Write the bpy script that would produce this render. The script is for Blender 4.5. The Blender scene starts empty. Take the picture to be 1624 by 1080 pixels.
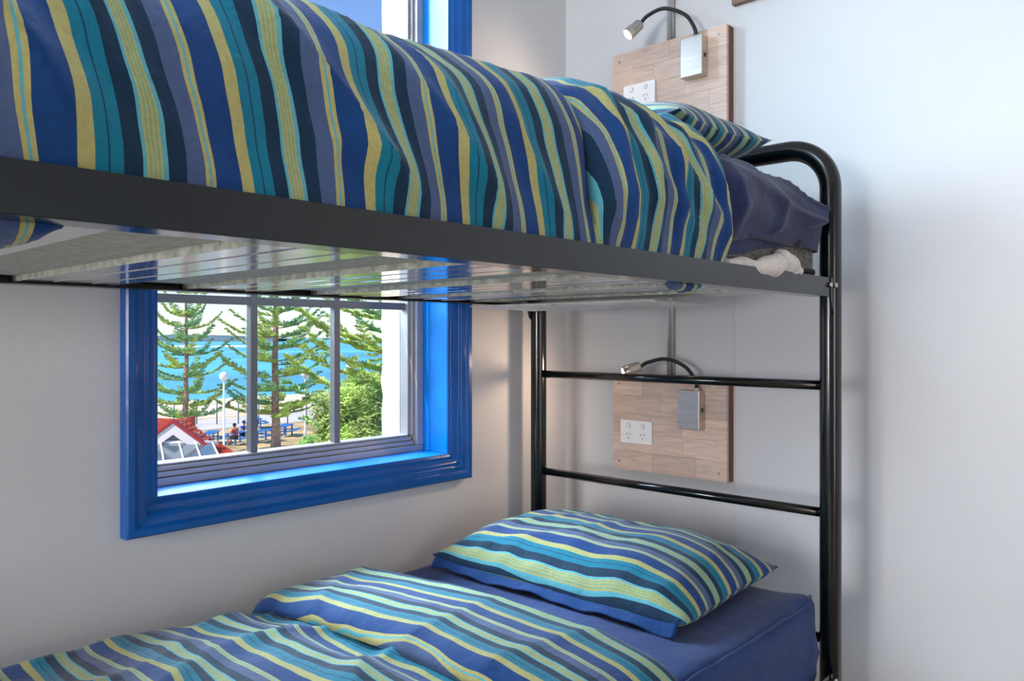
import bpy, bmesh, math, random
from math import sin, cos, pi, radians, tan, exp
from mathutils import Vector, Matrix, noise

S = bpy.context.scene
COL = S.collection
random.seed(7)
H = 1.12                      # eye height above the floor
# ------------------------------------------------------------------ camera
camd = bpy.data.cameras.new('camera')
cam = bpy.data.objects.new('camera', camd); COL.objects.link(cam)
camd.sensor_width = 36.0
camd.lens = 36.0*1256/1624
camd.shift_y = -5/1624
camd.clip_end = 20000
camd.clip_start = 0.02
cam.location = (0, 0, H)
cam.rotation_euler = (radians(90), 0, radians(-90+42.5))
S.camera = cam
# ------------------------------------------------------------------ sky, sun, exposure
w = bpy.data.worlds.new('world'); S.world = w; w.use_nodes = True
wn = w.node_tree.nodes; wl = w.node_tree.links
sky = wn.new('ShaderNodeTexSky'); sky.sky_type = 'NISHITA'; sky.sun_disc = False
sky.sun_elevation = radians(48); sky.sun_rotation = radians(290)
sky.air_density = 1.0; sky.dust_density = 0.35; sky.ozone_density = 3.0
tint = wn.new('ShaderNodeMix'); tint.data_type = 'RGBA'; tint.blend_type = 'MULTIPLY'; tint.inputs[0].default_value = 1
tint.inputs[7].default_value = (.86, .95, 1.12, 1)
wl.new(sky.outputs[0], tint.inputs[6]); wl.new(tint.outputs[2], wn['Background'].inputs[0])
wn['Background'].inputs[1].default_value = 0.2
sd = bpy.data.lights.new('sun', 'SUN'); sd.energy = 4.6; sd.angle = radians(0.6); sd.color = (1, .95, .86)
so = bpy.data.objects.new('sun', sd); COL.objects.link(so)
so.location = (-6, 8, 14)
so.rotation_euler = Vector((1.0, -.27, -1.1)).to_track_quat('-Z', 'Y').to_euler()

def area(name, loc, aim, sx, sy, e, col):
    a = bpy.data.lights.new(name, 'AREA'); a.shape = 'RECTANGLE'; a.size = sx; a.size_y = sy
    a.energy = e; a.color = col
    o = bpy.data.objects.new(name, a); COL.objects.link(o); o.location = loc
    o.rotation_euler = (Vector(aim)-Vector(loc)).to_track_quat('-Z', 'Z').to_euler()
    return o
# daylight through the second window (in the wall behind the camera), then the added fill lamps
area('daylight_second_window', (-3.1, .85, 1.42), (2, .75, 1.1), 1.3, 1.1, 108, (1, .94, .89))
area('ceiling_fill', (-.4, .95, 2.66), (-.4, .95, 0), 0.7, .7, 24, (.50, .78, 1))  # added overhead fill, cool toned for the upper walls
area('fill_outside_main_window', (1.1, 3.0, H+1.15), (1.1, 1.1, H-.55), 1.5, 1.6, 300, (.66, .86, 1))  # added lamp hung outdoors, boosts the window's daylight on the lower bunk
area('warm_fill_right', (-.2, -3.5, .95), (1.2, 1.4, .8), 1.0, 1.9, 34, (1, .84, .78))  # added warm fill for the window wall, no doorway is built here
S.view_settings.view_transform = 'Standard'; S.view_settings.look = 'None'
S.view_settings.gamma = 1; S.view_settings.use_curve_mapping = False
S.view_settings.exposure = 0.12

# ------------------------------------------------------------------ materials
def lin(c):
    return tuple((v/255/12.92 if v/255 <= .04045 else ((v/255+.055)/1.055)**2.4) for v in c)+(1,)
def mat(name, rgb, rough=.5, metal=0, var=0, vscale=8, bump=0, bscale=60, coat=0, stretch=None, emit=0, sheen=0, spec=None):
    m = bpy.data.materials.new(name); m.use_nodes = True
    nt = m.node_tree; b = nt.nodes['Principled BSDF']
    b.inputs['Base Color'].default_value = lin(rgb); b.inputs['Roughness'].default_value = rough
    b.inputs['Metallic'].default_value = metal
    if spec is not None: b.inputs['Specular IOR Level'].default_value = spec
    if coat: b.inputs['Coat Weight'].default_value = coat; b.inputs['Coat Roughness'].default_value = .06
    if sheen: b.inputs['Sheen Weight'].default_value = sheen
    if emit:
        b.inputs['Emission Color'].default_value = lin(rgb); b.inputs['Emission Strength'].default_value = emit
    if var or bump:
        tc = nt.nodes.new('ShaderNodeTexCoord'); mp = nt.nodes.new('ShaderNodeMapping')
        nt.links.new(tc.outputs['Object'], mp.inputs[0])
        if stretch: mp.inputs['Scale'].default_value = stretch
    if var:
        n = nt.nodes.new('ShaderNodeTexNoise'); n.inputs['Scale'].default_value = vscale; n.inputs['Detail'].default_value = 5
        nt.links.new(mp.outputs[0], n.inputs[0])
        r = nt.nodes.new('ShaderNodeValToRGB'); r.color_ramp.elements[0].position = .3; r.color_ramp.elements[1].position = .7
        r.color_ramp.elements[0].color = lin([max(0, v*(1-var)) for v in rgb]); r.color_ramp.elements[1].color = lin([min(255, v*(1+var)) for v in rgb])
        nt.links.new(n.outputs[0], r.inputs[0]); nt.links.new(r.outputs[0], b.inputs['Base Color'])
    if bump:
        n2 = nt.nodes.new('ShaderNodeTexNoise'); n2.inputs['Scale'].default_value = bscale; n2.inputs['Detail'].default_value = 4
        nt.links.new(mp.outputs[0], n2.inputs[0])
        bp = nt.nodes.new('ShaderNodeBump'); bp.inputs['Strength'].default_value = bump; bp.inputs['Distance'].default_value = .01
        nt.links.new(n2.outputs[0], bp.inputs['Height']); nt.links.new(bp.outputs[0], b.inputs['Normal'])
    return m

def glass_mat(name, tint=(1, 1, 1, 1)):
    m = bpy.data.materials.new(name); m.use_nodes = True; nt = m.node_tree
    nt.nodes.remove(nt.nodes['Principled BSDF'])
    t = nt.nodes.new('ShaderNodeBsdfTransparent'); t.inputs[0].default_value = tint
    g = nt.nodes.new('ShaderNodeBsdfGlossy'); g.inputs['Roughness'].default_value = .02
    f = nt.nodes.new('ShaderNodeFresnel'); f.inputs[0].default_value = 1.2
    mx = nt.nodes.new('ShaderNodeMixShader')
    nt.links.new(f.outputs[0], mx.inputs[0]); nt.links.new(t.outputs[0], mx.inputs[1]); nt.links.new(g.outputs[0], mx.inputs[2])
    nt.links.new(mx.outputs[0], nt.nodes['Material Output'].inputs[0])
    return m

PERIOD = .150
def stripe_mat(name, light=1.0):
    m = bpy.data.materials.new(name); m.use_nodes = True; nt = m.node_tree; b = nt.nodes['Principled BSDF']
    b.inputs['Roughness'].default_value = .85; b.inputs['Specular IOR Level'].default_value = .25
    b.inputs['Sheen Weight'].default_value = .15
    uv = nt.nodes.new('ShaderNodeUVMap'); uv.uv_map = 'UVMap'
    sx = nt.nodes.new('ShaderNodeSeparateXYZ'); nt.links.new(uv.outputs[0], sx.inputs[0])
    dv = nt.nodes.new('ShaderNodeMath'); dv.operation = 'DIVIDE'; dv.inputs[1].default_value = PERIOD
    nt.links.new(sx.outputs[0], dv.inputs[0])
    fr = nt.nodes.new('ShaderNodeMath'); fr.operation = 'FRACT'; nt.links.new(dv.outputs[0], fr.inputs[0])
    cr = nt.nodes.new('ShaderNodeValToRGB'); cr.color_ramp.interpolation = 'CONSTANT'
    Y = (166, 164, 108); T = (4, 112, 140); D = (4, 44, 72); L = (86, 164, 178); SL = (68, 88, 128); R = (4, 58, 118); TL = (4, 64, 98); G = (118, 160, 128)
    st = [(0, Y), (.088, T), (.158, TL), (.170, T), (.243, D), (.352, L), (.378, Y), (.392, G), (.405, Y), (.419, G), (.432, Y), (.446, G), (.459, Y), (.473, L), (.505, D), (.62, SL), (.74, Y), (.768, L), (.782, Y), (.812, R)]
    while len(cr.color_ramp.elements) < len(st): cr.color_ramp.elements.new(.99)
    for e, (p, c) in zip(cr.color_ramp.elements, st):
        e.position = p
    for e, (p, c) in zip(cr.color_ramp.elements, st):
        e.color = lin([min(255, v*light) for v in c])
    nt.links.new(fr.outputs[0], cr.inputs[0])
    # woven melange
    tc = nt.nodes.new('ShaderNodeTexCoord'); n = nt.nodes.new('ShaderNodeTexNoise'); n.inputs['Scale'].default_value = 180; n.inputs['Detail'].default_value = 3
    nt.links.new(tc.outputs['Object'], n.inputs[0])
    mx = nt.nodes.new('ShaderNodeMix'); mx.data_type = 'RGBA'; mx.blend_type = 'OVERLAY'; mx.inputs[0].default_value = .22
    nt.links.new(cr.outputs[0], mx.inputs[6]); nt.links.new(n.outputs[0], mx.inputs[7]); nt.links.new(mx.outputs[2], b.inputs['Base Color'])
    n2 = nt.nodes.new('ShaderNodeTexNoise'); n2.inputs['Scale'].default_value = 22; n2.inputs['Detail'].default_value = 6; n2.inputs['Distortion'].default_value = .6
    nt.links.new(tc.outputs['Object'], n2.inputs[0])
    bp = nt.nodes.new('ShaderNodeBump'); bp.inputs['Strength'].default_value = .35; bp.inputs['Distance'].default_value = .012
    nt.links.new(n2.outputs[0], bp.inputs['Height']); nt.links.new(bp.outputs[0], b.inputs['Normal'])
    return m

def wood_mat(name, base=(222, 198, 184)):
    m = bpy.data.materials.new(name); m.use_nodes = True; nt = m.node_tree; b = nt.nodes['Principled BSDF']
    b.inputs['Roughness'].default_value = .5
    tc = nt.nodes.new('ShaderNodeTexCoord'); mp = nt.nodes.new('ShaderNodeMapping'); mp.inputs['Scale'].default_value = (1, 2.2, 20)
    oi = nt.nodes.new('ShaderNodeObjectInfo')
    ad = nt.nodes.new('ShaderNodeVectorMath'); ad.operation = 'MULTIPLY_ADD'
    ad.inputs[1].default_value = (1, 1, 1)
    cmb = nt.nodes.new('ShaderNodeMath'); cmb.operation = 'MULTIPLY'; cmb.inputs[1].default_value = 13
    nt.links.new(oi.outputs['Random'], cmb.inputs[0])
    nt.links.new(tc.outputs['Object'], mp.inputs[0]); nt.links.new(mp.outputs[0], ad.inputs[0]); nt.links.new(cmb.outputs[0], ad.inputs[2])
    n = nt.nodes.new('ShaderNodeTexNoise'); n.inputs['Scale'].default_value = 4; n.inputs['Detail'].default_value = 8; n.inputs['Distortion'].default_value = 1.2
    nt.links.new(ad.outputs[0], n.inputs[0])
    cr = nt.nodes.new('ShaderNodeValToRGB'); cr.color_ramp.elements[0].position = .30; cr.color_ramp.elements[1].position = .62
    cr.color_ramp.elements[0].color = lin([v*.88 for v in base]); cr.color_ramp.elements[1].color = lin(base)
    nt.links.new(n.outputs[0], cr.inputs[0])
    # each stave a slightly different tone
    hs = nt.nodes.new('ShaderNodeHueSaturation'); mr = nt.nodes.new('ShaderNodeMapRange')
    mr.inputs['To Min'].default_value = .82; mr.inputs['To Max'].default_value = 1.06
    nt.links.new(oi.outputs['Random'], mr.inputs[0]); nt.links.new(mr.outputs[0], hs.inputs['Value'])
    nt.links.new(cr.outputs[0], hs.inputs['Color']); nt.links.new(hs.outputs[0], b.inputs['Base Color'])
    return m

M = {}
M['wall'] = mat('wall_paint', (206, 208, 212), .6, var=.012, vscale=2.5, bump=.12, bscale=35)
M['wallb'] = mat('board_paint', (206, 210, 216), .42, var=.012, vscale=2)
M['ceil'] = mat('ceiling_paint', (225, 226, 228), .8)
M['floor'] = mat('floor_vinyl', (168, 150, 132), .45, var=.1, vscale=5)
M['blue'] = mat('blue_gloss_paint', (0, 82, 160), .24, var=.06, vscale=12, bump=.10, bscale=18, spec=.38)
M['blue_lit'] = mat('blue_gloss_reveal_lit', (0, 132, 226), .36, var=.05, vscale=12, bump=.14, bscale=16, spec=.35)  # casing blue brightened: light falling on the reveal is in the colour
M['alu'] = mat('anodised_aluminium', (176, 172, 172), .4, metal=.35, var=.05, vscale=10)
M['muntin'] = mat('muntin_aluminium', (126, 122, 122), .45, metal=.3)
M['glass'] = glass_mat('window_glass')
M['render'] = mat('cream_render', (170, 152, 132), .9, var=.07, vscale=14, bump=.6, bscale=30)
M['black'] = mat('black_gloss_enamel', (4, 12, 16), .17, var=.3, vscale=6, bump=.05, bscale=20, coat=.12)
M['chrome'] = mat('chrome_pipe', (206, 208, 210), .28, metal=.75)
M['bolt'] = mat('zinc_bolt', (190, 192, 190), .3, metal=1)
M['galv_s'] = mat('galvanised_side', (182, 188, 180), .6, metal=.15, var=.16, vscale=60, bump=.5, bscale=160)
M['galv_b'] = mat('galvanised_bottom', (205, 205, 202), .13, metal=.9, var=.06, vscale=9, bump=.06, bscale=26)
M['navy'] = mat('navy_cotton', (14, 48, 104), .8, var=.08, vscale=5, bump=.5, bscale=16, sheen=.15, spec=.3)
M['navy2'] = mat('faded_navy_cotton', (32, 42, 78), .85, var=.10, vscale=5, bump=.4, bscale=14, sheen=.2, spec=.2)
M['white_cloth'] = mat('white_fleece', (226, 224, 220), .95, var=.05, vscale=40, bump=.8, bscale=220)
M['mattress'] = mat('mattress_ticking', (96, 94, 92), .95, var=.35, vscale=160, bump=.4, bscale=300)
M['base_cloth'] = mat('mattress_base_cloth', (176, 180, 170), .9, var=.1, vscale=60, bump=.3, bscale=200)
M['piping'] = mat('black_piping', (16, 16, 18), .6)
M['stripe'] = stripe_mat('striped_cotton')
M['wood'] = wood_mat('laminated_hardwood')
M['wood_edge'] = mat('plywood_edge', (120, 86, 74), .7, var=.22, vscale=12, stretch=(60, 1, 1))
M['board'] = mat('brown_board', (140, 116, 98), .7, var=.1, vscale=6)
M['socket'] = mat('white_switch_plastic', (238, 240, 244), .25)
M['slot'] = mat('socket_slot', (70, 72, 76), .6)
M['switch'] = mat('switch_grey', (206, 210, 216), .3)
M['brushed'] = mat('brushed_nickel', (196, 190, 182), .3, metal=.85, var=.05, vscale=10, stretch=(1, 1, 18))
M['rubber'] = mat('gooseneck_black', (20, 21, 23), .4, bump=.4, bscale=300)
M['lens'] = mat('lamp_glow', (255, 214, 160), .3, emit=60)
# outdoors
M['sea'] = mat('sea_water', (86, 180, 208), .5, var=.15, vscale=.012, bump=.5, bscale=.7, stretch=(1, 1, 1))
M['foam'] = mat('surf_foam', (235, 240, 240), .9, var=.05, vscale=1)
M['sand'] = mat('beach_sand', (222, 204, 176), .95, var=.06, vscale=.3)
M['dry'] = mat('dry_grass', (186, 160, 116), .95, var=.25, vscale=.5)
M['concrete'] = mat('pale_concrete', (206, 200, 192), .9, var=.06, vscale=.6)
M['bark'] = mat('pine_bark', (168, 136, 120), .9, var=.25, vscale=6)
M['needle'] = mat('pine_needles', (172, 198, 104), .75, var=.3, vscale=1.2)
M['needle2'] = mat('bluish_needles', (122, 172, 116), .75, var=.3, vscale=1.2)
M['leaf'] = mat('shrub_leaves', (128, 170, 84), .7, var=.35, vscale=2)
M['tile'] = mat('terracotta_tiles', (178, 72, 54), .8, var=.2, vscale=3)
M['cream'] = mat('cream_timber', (232, 222, 220), .6)
M['red'] = mat('red_trim', (168, 40, 44), .5)
M['skyl'] = mat('skylight_glass', (96, 118, 128), .08, metal=.2)
M['white'] = mat('white_paint', (236, 236, 236), .4)
M['bluep'] = mat('blue_plastic', (20, 110, 190), .5)
M['grey'] = mat('grey_metal', (110, 124, 138), .5)
M['skin'] = mat('skin', (190, 130, 100), .6)
M['redshirt'] = mat('red_shirt', (214, 60, 62), .8)
M['blueshirt'] = mat('blue_shirt', (36, 92, 190), .8)
M['shorts'] = mat('dark_shorts', (40, 44, 62), .8)
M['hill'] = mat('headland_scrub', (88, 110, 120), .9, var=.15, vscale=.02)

# ------------------------------------------------------------------ helpers
def setp(o, **k):
    for a, v in k.items(): o[a] = v
    return o
def thing(name, label, cat, loc=(0, 0, 0), rz=0, group=None):
    o = bpy.data.objects.new(name, None); COL.objects.link(o); o.location = loc; o.rotation_euler = (0, 0, rz)
    o.empty_display_size = .1
    o['label'] = label; o['category'] = cat
    if group: o['group'] = group
    return o
def link(name, me, m, parent=None, smooth=False, loc=None, rot=None):
    o = bpy.data.objects.new(name, me); COL.objects.link(o)
    if m is not None and not me.materials:
        for q in (m if isinstance(m, (list, tuple)) else [m]): me.materials.append(M[q] if isinstance(q, str) else q)
    if smooth: me.polygons.foreach_set('use_smooth', [True]*len(me.polygons))
    if parent is not None: o.parent = parent
    if loc is not None: o.location = loc
    if rot is not None: o.rotation_euler = rot
    return o
def obj(name, bm, m, parent=None, smooth=False, loc=None, rot=None):
    me = bpy.data.meshes.new(name); bm.normal_update(); bm.to_mesh(me); bm.free()
    return link(name, me, m, parent, smooth, loc, rot)
def tag(o, label, cat, group=None):
    o['label'] = label; o['category'] = cat
    if group: o['group'] = group
    return o
def struct(o, label=None):
    o['kind'] = 'structure'
    if label: o['label'] = label
    return o
def bx(bm, x0, x1, y0, y1, z0, z1, mi=0, bev=0, mtx=None):
    r = bmesh.ops.create_cube(bm, size=1)
    vs = r['verts']
    for v in vs:
        v.co = Vector(((x0+x1)/2+v.co.x*(x1-x0), (y0+y1)/2+v.co.y*(y1-y0), (z0+z1)/2+v.co.z*(z1-z0)))
    fs = list({f for v in vs for f in v.link_faces})
    for f in fs: f.material_index = mi
    if bev:
        es = list({e for v in vs for e in v.link_edges})
        q = bmesh.ops.bevel(bm, geom=es, offset=bev, segments=2, affect='EDGES', profile=.5)
        vs = list({v for f in q['faces'] for v in f.verts} | {v for v in vs if v.is_valid})
    if mtx is not None: bmesh.ops.transform(bm, matrix=mtx, verts=[v for v in vs if v.is_valid])
    return bm
def box(name, x0, x1, y0, y1, z0, z1, m, parent=None, bev=0, **k):
    return obj(name, bx(bmesh.new(), x0, x1, y0, y1, z0, z1, 0, bev), m, parent, **k)
def tube(bm, pts, rad, seg=12, caps=True, mi=0):
    pts = [Vector(p) for p in pts]; rings = []
    n = len(pts); prev = None
    for i, p in enumerate(pts):
        d = (pts[min(i+1, n-1)]-pts[max(i-1, 0)]).normalized()
        if prev is None:
            a = d.orthogonal().normalized()
        else:
            a = prev-d*prev.dot(d)
            a = a.normalized() if a.length > 1e-6 else d.orthogonal().normalized()
        prev = a; b = d.cross(a)
        r = rad[i] if isinstance(rad, (list, tuple)) else rad
        rings.append([bm.verts.new(p+(a*cos(2*pi*k/seg)+b*sin(2*pi*k/seg))*r) for k in range(seg)])
    for i in range(n-1):
        for k in range(seg):
            f = bm.faces.new((rings[i][k], rings[i][(k+1) % seg], rings[i+1][(k+1) % seg], rings[i+1][k])); f.smooth = True; f.material_index = mi
    if caps:
        for rr, s in ((rings[0], -1), (rings[-1], 1)):
            f = bm.faces.new(rr if s > 0 else rr[::-1]); f.material_index = mi
    return bm
def mesh_grid(P, uv=None, name='cloth'):
    """P[i][j] grid of points -> mesh with a UV map"""
    ni, nj = len(P), len(P[0])
    verts = [p for row in P for p in row]
    faces = [(i*nj+j, (i+1)*nj+j, (i+1)*nj+j+1, i*nj+j+1) for i in range(ni-1) for j in range(nj-1)]
    me = bpy.data.meshes.new(name); me.from_pydata(verts, [], faces)
    if uv:
        L = me.uv_layers.new(name='UVMap'); fl = [q for row in uv for q in row]
        d = []
        for lp in me.loops: d += list(fl[lp.vertex_index])
        L.data.foreach_set('uv', d)
    me.polygons.foreach_set('use_smooth', [True]*len(me.polygons))
    me.update()
    return me
def catmull(pts, n):
    """resample a 2D polyline smoothly, n points evenly by length"""
    P = [Vector(p) for p in pts]; P = [P[0]*2-P[1]]+P+[P[-1]*2-P[-2]]
    out = []
    for i in range(1, len(P)-2):
        for k in range(24):
            t = k/24; a, b, c, d = P[i-1], P[i], P[i+1], P[i+2]
            out.append(.5*((2*b)+(c-a)*t+(2*a-5*b+4*c-d)*t*t+(3*b-a-3*c+d)*t**3))
    out.append(P[-2]); L = [0]
    for i in range(1, len(out)): L.append(L[-1]+(out[i]-out[i-1]).length)
    res = []; k = 0
    for i in range(n):
        s = L[-1]*i/(n-1)
        while k < len(L)-2 and L[k+1] < s: k += 1
        f = (s-L[k])/max(1e-9, L[k+1]-L[k]); res.append(out[k].lerp(out[k+1], min(1, max(0, f))))
    return res, L[-1]
def nz(x, y, z=0): return noise.noise(Vector((x, y, z)))
def ridge(x, y, z=0): return (1-min(1, abs(nz(x, y, z))*3.2))**1.6
def Zr(r): return r+H

# ------------------------------------------------------------------ room shell
XW, YW = 2.17, 1.733
XN, YR, ZC = -3.2, -3.6, 2.75
WX0, WX1, WZ0, WZ1 = .746, 1.605, Zr(-.345), Zr(1.32)
struct(box('floor', XN-.1, XW+.1, YR-.1, YW+.13, -.1, 0, 'floor'))
struct(box('ceiling', XN-.1, XW+.1, YR-.1, YW+.13, ZC, ZC+.1, 'ceil'))
bm = bmesh.new()
bx(bm, XN-.1, WX0-.012, YW, YW+.13, 0, ZC); bx(bm, WX1+.012, XW+.1, YW, YW+.13, 0, ZC)
bx(bm, WX0-.012, WX1+.012, YW, YW+.13, 0, WZ0-.014); bx(bm, WX0-.012, WX1+.012, YW, YW+.13, WZ1+.012, ZC)
struct(obj('wall_left', bm, 'wall'))
# outer masonry with rough opening edge
def rough_box(x0, x1, y0, y1, z0, z1, amp=.006):
    b = bx(bmesh.new(), x0, x1, y0, y1, z0, z1)
    bmesh.ops.subdivide_edges(b, edges=[e for e in b.edges if abs(e.verts[0].co.z-e.verts[1].co.z) > .5], cuts=90, use_grid_fill=True)
    for v in b.verts:
        if v.co.y > y1-.001:
            v.co.x += amp*nz(v.co.z*22, 3)*1.4+amp*.6*nz(v.co.z*70, 9); v.co.y += amp*nz(v.co.z*25, 7)
    return b
r = struct(obj('wall_outer', rough_box(1.572, 3.4, YW+.131, 2.0, -1, 3.4), 'render'))
obj('left_jamb', rough_box(-3.4, .775, YW+.131, 2.0, -1, 3.4), 'render', r)
box('lower_wall', .775, 1.572, YW+.131, 2.0, -1, WZ0-.006, 'render', r)
box('upper_wall', .775, 1.572, YW+.131, 2.0, WZ1+.02, 3.4, 'render', r)
# the far wall (head of the beds): plaster, then sheet boarding right of the seam
struct(box('wall_far', XW, XW+.1, YR-.1, YW, 0, ZC, 'wall'))
wb = struct(box('trim_1', XW-.004, XW, YR, 1.094, 0, ZC, 'wallb', bev=.0015))
struct(box('wall_right', XN-.1, XW+.1, YR-.1, YR, 0, ZC, 'wall'))
bm = bmesh.new()   # wall behind the camera, with the second window's opening
bx(bm, XN-.1, XN, YR, -.05, 0, ZC); bx(bm, XN-.1, XN, 1.68, YW, 0, ZC); bx(bm, XN-.1, XN, -.05, 1.68, 0, .7); bx(bm, XN-.1, XN, -.05, 1.68, 2.15, ZC)
struct(obj('wall_near', bm, 'wall'))
w2 = struct(box('window_2', XN-.06, XN-.054, -.05, 1.68, .7, 2.15, 'glass'))
for a in ((-.05, 0, .7, 2.15), (1.63, 1.68, .7, 2.15), (0, 1.63, .7, .75), (0, 1.63, 2.1, 2.15)):
    box('window_frame', XN-.09, XN-.02, a[0], a[1], a[2], a[3], 'blue', w2)
struct(box('baseboard_far', XW-.014, XW-.0045, YR, YW-.001, 0, .09, 'ceil', bev=.002))
struct(box('baseboard_left', XN, XW-.015, YW-.012, YW-.0005, 0, .09, 'ceil', bev=.002))

# ---- window 1
win = bpy.data.objects.new('window_1', None); COL.objects.link(win); struct(win, 'blue framed window with grey aluminium glazing bars looking out on pines and sea')
win.location = (WX0, YW, WZ0)
def wpart(o):
    o.parent = win; o.matrix_parent_inverse = Matrix.Translation(win.location).inverted(); return o
# casing: an architrave profile swept round the opening, one mitred length per side
prof = [(0, 0), (0, .030), (.004, .034), (.016, .034), (.022, .029), (.025, .027), (.038, .028), (.044, .024), (.047, .019), (.052, .017), (.062, .015), (.066, .010), (.070, .008), (.076, .006), (.076, 0)]
CW = .075
OX0, OX1, OZ0, OZ1 = WX0-CW, WX1+CW, WZ0-CW-.002, WZ1+CW
def casing(a, b, din_a, din_b):
    bm = bmesh.new(); R = []
    N = 40
    for i in range(N+1):
        t = i/N; base = Vector(a).lerp(Vector(b), t); rr = []
        for (wd, p) in prof:
            pa = Vector(a)+Vector(din_a)*wd; pb = Vector(b)+Vector(din_b)*wd
            q = pa.lerp(pb, t)
            wob = .0007*nz(t*8, wd*40)
            rr.append(bm.verts.new((q.x, YW-p-wob*(p > .004), q.z)))
        R.append(rr)
    for i in range(N):
        for k in range(len(prof)-1):
            f = bm.faces.new((R[i][k], R[i][k+1], R[i+1][k+1], R[i+1][k])); f.smooth = True
    for rr in (R[0], R[-1]): bm.faces.new(rr)
    bmesh.ops.recalc_face_normals(bm, faces=bm.faces)
    return bm
def addcas(*a):
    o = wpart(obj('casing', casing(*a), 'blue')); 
    o.data.set_sharp_from_angle(angle=radians(38))
addcas((OX0, 0, OZ1), (OX0, 0, OZ0), (1, 0, -1), (1, 0, 1))
addcas((OX1, 0, OZ0), (OX1, 0, OZ1), (-1, 0, 1), (-1, 0, -1))
addcas((OX0, 0, OZ0), (OX1, 0, OZ0), (1, 0, 1), (-1, 0, 1))
addcas((OX0, 0, OZ1), (OX1, 0, OZ1), (1, 0, -1), (-1, 0, -1))
YF0, YF1 = 1.838, 1.905     # aluminium frame depth
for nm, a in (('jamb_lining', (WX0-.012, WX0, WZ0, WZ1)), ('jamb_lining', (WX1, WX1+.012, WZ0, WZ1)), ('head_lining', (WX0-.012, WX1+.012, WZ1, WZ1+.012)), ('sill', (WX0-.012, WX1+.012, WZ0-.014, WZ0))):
    wpart(box(nm, a[0], a[1], YW-.004, YW+.13, a[2], a[3], 'blue_lit', bev=.0015))
# outer frame: stepped aluminium sections
fx0, fx1, fz0, fz1 = WX0, WX1, WZ0, WZ1
def fr(nm, x0, x1, y0, y1, z0, z1, m='alu', bev=.0012): return wpart(box(nm, x0, x1, y0, y1, z0, z1, m, bev=bev))
GX0, GX1, GZ0 = .800, 1.562, Zr(-.300)
fr('bottom_rail', fx0+.002, fx1-.002, YF0, YF1, fz0, fz0+.018)
fr('bottom_rail', fx0+.002, fx1-.03, YF0+.010, YF1, fz0+.019, fz0+.031)
fr('bottom_rail', fx0+.002, fx1-.034, YF0+.018, YF1, fz0+.032, fz0+.0425)
fr('glazing_bead', GX0-.02, GX1+.002, YF0+.024, YF1, fz0+.0435, GZ0+.004)
fr('stile', fx1-.026, fx1-.001, YF0, YF1, fz0+.0185, fz1)
fr('stile', fx1-.034, fx1-.027, YF0+.014, YF1, fz0+.0485, fz1)
fr('stile', fx1-.043, fx1-.035, YF0+.024, YF1, fz0+.0485, fz1)
fr('stile', fx0+.001, fx0+.03, YF0, YF1, fz0+.0485, fz1)
fr('stile', fx0+.031, GX0, YF0+.018, YF1, fz0+.0485, fz1)
fr('top_rail', fx0+.03, fx1-.044, YF0+.01, YF1, fz1-.05, fz1)
mx = [1.058, 1.314]; mz = [Zr(.094), Zr(.472), Zr(.85)]
for x in mx: fr('muntin', x-.0095, x+.0095, 1.872, 1.894, GZ0+.004, Zr(.472), 'muntin')
xs = [GX0, mx[0], mx[1], GX1]
for z in mz[:1]:
    for i in range(3): fr('muntin', xs[i]+(.0096 if i else 0), xs[i+1]-(.0096 if i < 2 else 0), 1.873, 1.893, z-.0105, z+.0105, 'muntin')
fr('meeting_rail', xs[0], xs[3], 1.868, 1.898, Zr(.4725), Zr(.505), 'muntin')
zs = [GZ0+.004]+mz[:2]
for i in range(3):
    for j in range(2):
        fr('pane', xs[i]+(.0095 if i else .0), xs[i+1]-(.0095 if i < 2 else 0), 1.8965, 1.8995, zs[j]+(.0105 if j else 0), zs[j+1]-(.0105 if j < 1 else 0), 'glass', 0)

fr('pane', GX0, GX1, 1.8965, 1.8995, Zr(.506), fz1-.05, 'glass', 0)

# ------------------------------------------------------------------ timber board on the far wall (top right)
b = box('wall_board', XW-.024, XW-.0045, .2, 1.094, Zr(.974), Zr(1.30), 'board', bev=.001)
tag(b, 'brown timber board high on the far wall, cut off by the top of the photo', 'board')

# ------------------------------------------------------------------ bunk bed
PX, PYF, PYR = 1.935, .727, 1.657
bunk = thing('bunk_bed', 'black gloss steel bunk bed with arched tube ends and galvanised slats', 'bed', (PX/2, (PYF+PYR)/2, 0))
bunk_inv = Matrix.Translation(bunk.location).inverted()
def bp(o, par=None):
    if par is None: o.parent = bunk; o.matrix_parent_inverse = bunk_inv
    else: o.parent = par
    return o
ZA = Zr(.466); RB = .105
def arch(x):
    pts = [(x, PYF, 0), (x, PYF, .6), (x, PYF, ZA-RB)]
    for k in range(1, 13): a = pi/2*k/12; pts.append((x, PYF+RB-RB*cos(a), ZA-RB+RB*sin(a)))
    for k in range(1, 7): pts.append((x, PYF+RB+(PYR-PYF-2*RB)*k/7, ZA))
    for k in range(13): a = pi/2*k/12; pts.append((x, PYR-RB+RB*sin(a), ZA-RB+RB*cos(a)))
    pts += [(x, PYR, .6), (x, PYR, 0)]
    return tube(bmesh.new(), pts, .0252, 28)
XF = -.035
bp(obj('end_frame', arch(PX), 'black')); bp(obj('end_frame', arch(XF), 'black'))
for x in (PX, XF):
    for z in (-.117, -.427, -.733):
        bp(obj('rung', tube(bmesh.new(), [(x, PYF+.02, Zr(z)), (x, PYR-.02, Zr(z))], .0118, 16), 'black'))
    for y in (PYF, PYR):
        bp(obj('foot_cap', tube(bmesh.new(), [(x, y, 0.0), (x, y, .03)], .028, 20), 'rubber'))
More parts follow.
